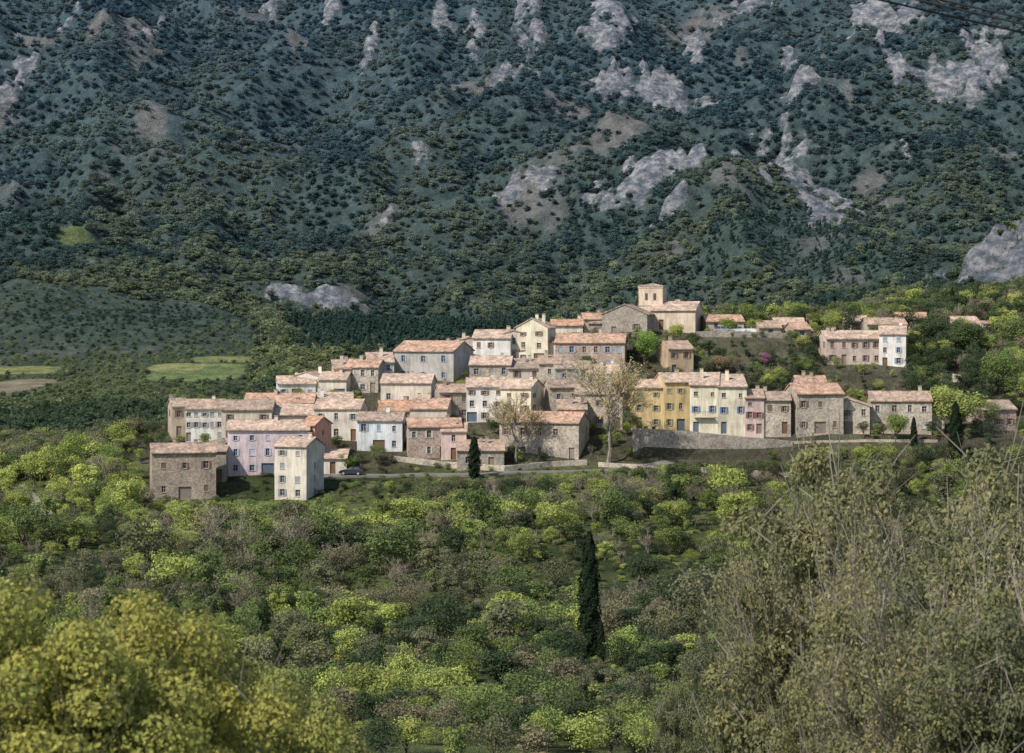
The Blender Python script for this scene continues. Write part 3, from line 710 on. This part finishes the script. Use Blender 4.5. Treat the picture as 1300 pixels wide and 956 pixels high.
# B: garden shrubs and hill woods round the village
x,y=jit(403,600,2.5,.30,10); z=ground(x,y); inv=(x>-72)&(x<100)&(y<482)
px=x/y*F+CX; py=HY-z/y*F
h=rng.uniform(1.0,3.4,len(x)); 
cliff=(px>850)&(px<1040)&(y>425)&(y<463); rightw=(px>1155)&(y>425); h=np.where(cliff,rng.uniform(1.8,4.2,len(x)),h); h=np.where(rightw,rng.uniform(2.5,5.6,len(x)),h)
out_=~inv&~rightw; h=np.where(out_,rng.uniform(3,6,len(x)),h)
behind=(y>480)&(px>700)&(px<1160); h=np.where(behind,rng.uniform(2.5,6.2,len(x)),h)
p=np.where(inv&~cliff&~rightw,.66,.92); ok=(rng.random(len(x))<p)&freehouse(x,y,.7,.9)&~((px>800)&(px<1010)&(y<412)&(rng.random(len(x))<.8))&~((px>880)&(px<1000)&(y>455)&(y<480)&(h>2))
x,y,z,h,px=x[ok],y[ok],z[ok],h[ok],px[ok]; inv=inv[ok]; cliff=cliff[ok]
tn,k=scrubtint(x,y,-.03); dk=((px>1150)&(px<1260)&(y<475)&(rng.random(len(x))<.75))|(cliff&(rng.random(len(x))<.55))|((px>1140)&(y>475)&(rng.random(len(x))<.5)); tn[dk]=np.array([.06,.085,.045])*rng.uniform(.8,1.5,(dk.sum(),1))
I=rng.integers(0,6,len(x)); b=rng.random(len(x))<.10; I[b]=6; tn[b]=[.27,.22,.15]
scatter('village_shrubs',np.stack([x,y,z-.1],1),np.stack([h*1.15,h*1.15,h],1),I,tn,CB); nB=len(x)
# C: valley woodland
def valleylow(x,y): return 1-.6*((x<-.115*y)&(y>820)&(y<1560))
x,y=jit(600,930,5.4,.31,10); z=ground(x,y); h=rng.uniform(4,8,len(x))*valleylow(x,y); ok=(fieldidx(x,y)<0); x,y,z,h=x[ok],y[ok],z[ok],h[ok]
n=(fbm(x/60,y/60,3,81)+rng.normal(0,.08,len(x)))[:,None]; tn=np.array([.065,.095,.055])*(1-sstep(.42,.66,n))+np.array([.17,.20,.085])*sstep(.42,.66,n); tn=tn*rng.uniform(.75,1.3,(len(x),1))
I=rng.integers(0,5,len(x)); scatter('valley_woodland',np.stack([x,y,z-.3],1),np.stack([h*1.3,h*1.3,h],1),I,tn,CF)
# D: mountain forest
x,y=jit(930,2050,7.0,.29,20); x2,y2=jit(2050,3350,8.6,.27,20); x=np.concatenate([x,x2]); y=np.concatenate([y,y2])
z=ground(x,y); rm_=rockmask(x,y); dn=fbm(x/60,y/110,5,43); dn2=fbm(x/26,y/40,3,91)
ok=(rm_+rng.normal(0,.16,len(x))<.36)&(fieldidx(x,y)<0)&((dn2<.68)|(rng.random(len(x))<.4))&((dn<.69)|(rng.random(len(x))<.4))
x,y,z,dn=x[ok],y[ok],z[ok],dn[ok]
h=rng.uniform(3.2,8.8,len(x))*(1+.10*(y>2050))*valleylow(x,y)
pine=(fbm(x/130,y/200,3,95)+rng.normal(0,.04,len(x))>.56)&(y<1800)&(x>-.10*y)
haze_tint=sstep(1050,2700,y)[:,None]  # aerial haze put into the tree tints, bluer with distance
n=(fbm(x/75,y/120,4,97)+rng.normal(0,.10,len(x)))[:,None]; t=sstep(.36,.66,n)  # patches mix vegetation tone with soft cloud light and shade in the tint
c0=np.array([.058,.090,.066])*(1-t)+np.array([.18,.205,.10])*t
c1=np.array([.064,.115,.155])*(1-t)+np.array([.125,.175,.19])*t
tn=(c0*(1-haze_tint)+c1*haze_tint)*rng.uniform(.72,1.35,(len(x),1))
tn[pine]=(np.array([.046,.082,.064])*(1-haze_tint[pine])+np.array([.055,.10,.125])*haze_tint[pine])*rng.uniform(.8,1.3,(pine.sum(),1))
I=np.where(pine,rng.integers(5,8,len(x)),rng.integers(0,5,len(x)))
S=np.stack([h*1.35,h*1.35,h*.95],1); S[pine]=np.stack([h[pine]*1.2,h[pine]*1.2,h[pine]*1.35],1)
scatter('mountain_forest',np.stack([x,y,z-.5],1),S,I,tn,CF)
print('SCATTER',nA,nB,len(x))
# ---------------------------------------------------------------- individual trees
def cyp(seed):
    r=np.random.default_rng(seed); g=Geo(); n=8500; zz=r.random(n)**.9; prof=.085*np.sin(np.pi*np.clip(zz*.93+.07,0,1))**.5*(1-.3*zz)
    th=r.random(n)*6.283; bump=1+.2*np.sin(th*3+zz*20)+.16*np.sin(th*5-zz*33); rr=prof*bump*(.5+.5*r.random(n)**.5)
    P=np.stack([rr*np.cos(th),rr*np.sin(th),.02+zz*.97],1); Nn=np.stack([np.cos(th),np.sin(th),.4*np.ones(n)],1)+.5*rdir(r,n)
    V,Fc=leafquads(P,Nn,.013*r.uniform(.6,1.3,n),r,.5); g.add(V,Fc,0,r.random(n)*.7); g.tube([(0,0,-.05),(0,0,.5),(0,0,.9)],[.014,.01,.004],5,1)
    return g.mesh('cypress',[LO,BARK])
CY=[cyp(1),cyp(2)]
HB=[crown(500+i,5200,.019,30,rx=.45,z0=.15).mesh('garden_tree',[LO,BARK]) for i in range(3)]
def place(name,me,px,by,ty,color,wf=1,start=200,rz=None):
    X,D,Z=hit(px,by,start); hh=(by-ty)*D/F
    if start>=300: X,D,Z=hitv(px,by,300); hh=(by-ty)*D/F
    return link(name,me,(X,D,Z-.1),rz if rz is not None else random.uniform(0,6),(hh*wf,hh*wf,hh),color=color)
DKC=(.026,.040,.022)
place('cypress_tree',CY[0],748,840,672,DKC,1.05,150); place('cypress_tree',CY[1],763,844,786,DKC,1.2,150)
place('cypress_tree',CY[1],602,608,553,DKC,1.9,300); place('cypress_tree',CY[0],1213,598,508,DKC,1.3,350); place('cypress_tree',CY[1],1160,575,528,DKC,1.2,350)
place('cypress_tree',CY[1],1209,400,364,DKC,1.2,420)
YG=(.25,.31,.09); MG=(.14,.20,.07)
place('lime_tree',HB[0],822,462,416,(.19,.29,.075),.95,350); place('redbud_tree',HB[1],971,466,442,(.36,.19,.25),.9,350)
place('weeping_willow',HB[2],1211,552,474,(.29,.33,.11),1.25,350); place('garden_tree',HB[1],1137,560,517,(.21,.27,.09),.95,380)
place('garden_tree',HB[0],1066,550,515,MG,1,380); place('garden_tree',HB[2],1022,470,448,MG,1.4,350); place('garden_tree',HB[1],912,478,444,(.27,.21,.13),1.1,350)
place('garden_tree',HB[0],1020,448,424,(.30,.31,.11),1.2,350); place('redbud_tree',HB[2],1046,452,436,(.33,.17,.22),.9,350)
place('garden_tree',HB[2],925,424,398,(.24,.29,.09),1.1,350); place('garden_tree',HB[1],960,424,400,(.24,.29,.09),1.4,350)
place('garden_tree',HB[1],312,668,625,MG,1.3,300); place('garden_tree',HB[0],95,600,545,YG,1.0,250); place('garden_tree',HB[1],40,612,570,YG,1.0,250); place('garden_tree',HB[2],140,598,556,(.19,.26,.09),1.0,250); place('garden_tree',HB[2],440,600,570,MG,1.3,300)
place('garden_tree',HB[1],497,500,478,MG,1.2,350); place('garden_tree',HB[0],690,478,455,MG,1.0,350); place('garden_tree',HB[2],800,545,515,MG,1.0,350); place('garden_tree',HB[1],282,505,490,YG,1.6,350)
place('garden_tree',HB[2],1005,415,388,MG,1.1,350); place('garden_tree',HB[0],1130,415,382,(.17,.21,.08),1.2,350); place('garden_tree',HB[1],1185,440,396,(.07,.095,.05),1.1,350)
place('garden_tree',HB[1],1030,412,390,(.22,.26,.09),1.3,350); place('garden_tree',HB[2],1085,410,388,(.24,.26,.10),1.3,350); place('garden_tree',HB[0],940,410,386,MG,1.2,350); place('garden_tree',HB[1],745,470,446,(.12,.16,.07),1.1,350); place('garden_tree',HB[2],610,486,466,(.15,.20,.08),1.2,350); place('garden_tree',HB[0],480,585,562,(.15,.20,.08),1.2,350); place('garden_tree',HB[0],1255,545,505,(.18,.23,.09),1.2,380)
DO=(.07,.095,.052)
for a_ in ((550,800,750,1.1,1),(700,830,768,1.1,2),(475,815,775,1.,0),(665,780,735,1.3,0),(815,745,695,1.3,1),(640,745,712,1.4,2),(560,850,808,1.3,0),(150,700,665,1.3,1),(905,760,700,1.1,2),(370,705,678,1.4,0),(860,700,668,1.4,1)):
    place('dark_oak_tree',HB[a_[4]],a_[0],a_[1],a_[2],DO,a_[3],150)
place('garden_tree',HB[0],1270,500,440,(.16,.21,.08),1,380); place('garden_tree',HB[1],1230,455,400,(.09,.12,.055),1,400); place('garden_tree',HB[2],1288,450,390,(.18,.22,.09),1,420)
bt=[bigtree(11,17,11000,.10,4,.5,bark=BARKP,rmin=.03,nch=(4,5),spread=38,first=.2,r0=.018,ratio=.72),bigtree(12,12,7000,.10,4,.45,bark=BARKP,rmin=.03,nch=(4,5),spread=38,first=.2,r0=.018,ratio=.72)]
def placeb(name,me,px,by,ty,H0,color,start=300,wf=1):
    X,D,Z=hitv(px,by,start); s=(by-ty)*D/F/H0; link(name,me,(X,D,Z),random.uniform(0,6),(s*wf,s*wf,s),color=color)
placeb('plane_tree',bt[0],772,588,452,17,(.50,.42,.23),wf=1.35); placeb('plane_tree',bt[1],655,588,495,12,(.48,.40,.23),wf=1.1); placeb('bare_tree',bt[1],268,690,640,12,(.25,.2,.14)); placeb('bare_tree',bt[0],940,480,450,17,(.25,.2,.14))
# foreground trees and shrubs
FC1=crown(601,52000,.0075,95,rx=.42,z0=.12,crs=.50,twigs=260).mesh('holm_oak',[LO,BARKP])
FC2=crown(602,50000,.0072,80,rx=.46,z0=.10,crs=.52,twigs=260).mesh('holm_oak',[LO,BARKP])
OK2=bigtree(22,8,34000,.06,5,.30,bark=BARKP,nch=(3,5),spread=46,first=.25,r0=.012)
OK3=bigtree(23,8,9000,.05,5,.2,bark=BARKP,nch=(3,4),spread=42,first=.25,r0=.010,rmin=.009)
SH1=crown(611,70000,.0075,90,rx=.5,z0=.05,crs=.5,twigs=160).mesh('laurel',[LO,BARK])
def fore(name,me,px,D,ty,H0,color,wf=1,rz=0):
    X=(px-CX)/F*D; z=float(ground(X,D)); s=((HY-ty)/F*D-z)/H0
    link(name,me,(X,D,z),rz,(s*wf,s*wf,s),color=color)
o1=(.175,.18,.095); o2=(.215,.21,.11); o3=(.145,.155,.08)
fore('holm_oak_tree',FC1,1060,46,566,1,o2,.75,0); fore('bare_shrub',OK3,1045,45,552,8,o2,.6,2); fore('holm_oak_tree',FC2,1185,40,668,1,o1,.8,1); fore('holm_oak_tree',FC1,1325,42,556,1,o2,.75,2)
fore('holm_oak_tree',OK2,1085,54,660,8,o1,.5,3); fore('bare_shrub',OK3,1225,33,600,8,(.26,.24,.13),.75,1.3); fore('bare_shrub',OK3,1130,36,595,8,(.26,.24,.13),.6,4); fore('bare_shrub',OK3,1180,29,640,8,(.26,.24,.13),.7,2.6)
fore('holm_oak_tree',FC2,1110,31,750,1,o2,.65,5); fore('holm_oak_tree',FC1,1270,28,755,1,o1,.8,4); fore('holm_oak_tree',FC2,990,58,745,1,o3,.65,1)
fore('holm_oak_tree',FC1,925,66,812,1,o3,.6,3); fore('holm_oak_tree',FC2,1040,36,835,1,o2,.6,0); fore('holm_oak_tree',FC1,860,75,870,1,o1,.6,1)
YL=(.33,.325,.095)
fore('laurel_shrub',SH1,35,20,742,1,YL,.9,0); fore('laurel_shrub',SH1,150,21,764,1,(.36,.34,.095),.85,2); fore('laurel_shrub',SH1,258,23,802,1,(.29,.30,.10),.75,4); fore('laurel_shrub',SH1,-70,19,742,1,YL,.9,5); fore('laurel_shrub',SH1,325,27,856,1,(.27,.28,.10),.75,1)
place('flowering_broom',HB[2],395,840,812,(.62,.52,.07),1.6,130); place('flowering_broom',HB[1],432,848,826,(.50,.44,.08),1.5,130)
# overhead power line with its two poles, both standing on the slope
g=Geo(); gp=Geo()
for k,(dz,dy) in enumerate(((0,0),(.12,.25),(-.10,.1))):
    a=np.array([10.4,30+dy,3.15+dz]); b=np.array([-8.0,30.8+dy,8.3+dz]); t=np.linspace(0,1,24)[:,None]
    P=a+(b-a)*t; P[:,2]-=1.1*4*(t*(1-t))[:,0]*.35; g.tube(P,np.full(24,.016),5)
for (xx,yy,zt) in ((10.4,30.1,3.6),(-8.0,30.9,8.8)):
    zz=float(ground(xx,yy)); gp.tube([(xx,yy,zz-1),(xx,yy,zt)],[.16,.11],10); gp.box(xx-.06,xx+.06,yy-.5,yy+.6,zt-.6,zt-.48)
e=empty('overhead_power_line',(0,0,0),0); link('cables',g.mesh('cables',[paint((.02,.02,.02))]),parent=e); link('poles',gp.mesh('poles',[BARKP]),parent=e)
# ---------------------------------------------------------------- light, sky, camera
w=bpy.data.worlds.new('World'); scene.world=w; w.use_nodes=True; nt=w.node_tree; bg=nt.nodes['Background']
sky=nt.nodes.new('ShaderNodeTexSky'); sky.sky_type='NISHITA'; sky.sun_disc=False
ts=Vector((-0.64,-0.60,0.86)).normalized(); sky.sun_elevation=math.asin(ts.z); sky.sun_rotation=math.atan2(ts.x,ts.y)
nt.links.new(sky.outputs[0],bg.inputs[0]); bg.inputs[1].default_value=.15
sl=bpy.data.lights.new('sun','SUN'); sl.energy=4.9; sl.angle=math.radians(.8); sl.color=(1,.94,.85)
so=bpy.data.objects.new('sun',sl); scene.collection.objects.link(so); so.rotation_euler=ts.to_track_quat('Z','Y').to_euler()
cd=bpy.data.cameras.new('camera'); cam=bpy.data.objects.new('camera',cd); scene.collection.objects.link(cam)
cam.location=(0,0,0); cam.rotation_euler=(math.radians(90),0,0)
cd.sensor_width=36; cd.lens=F*36/1300; cd.shift_y=-(478-HY)/1300; cd.clip_end=8000; cd.clip_start=.5
cd.dof.use_dof=True; cd.dof.focus_distance=400; cd.dof.aperture_fstop=4.0
scene.camera=cam
scene.view_settings.view_transform='Standard'; scene.view_settings.look='None'; scene.view_settings.exposure=0
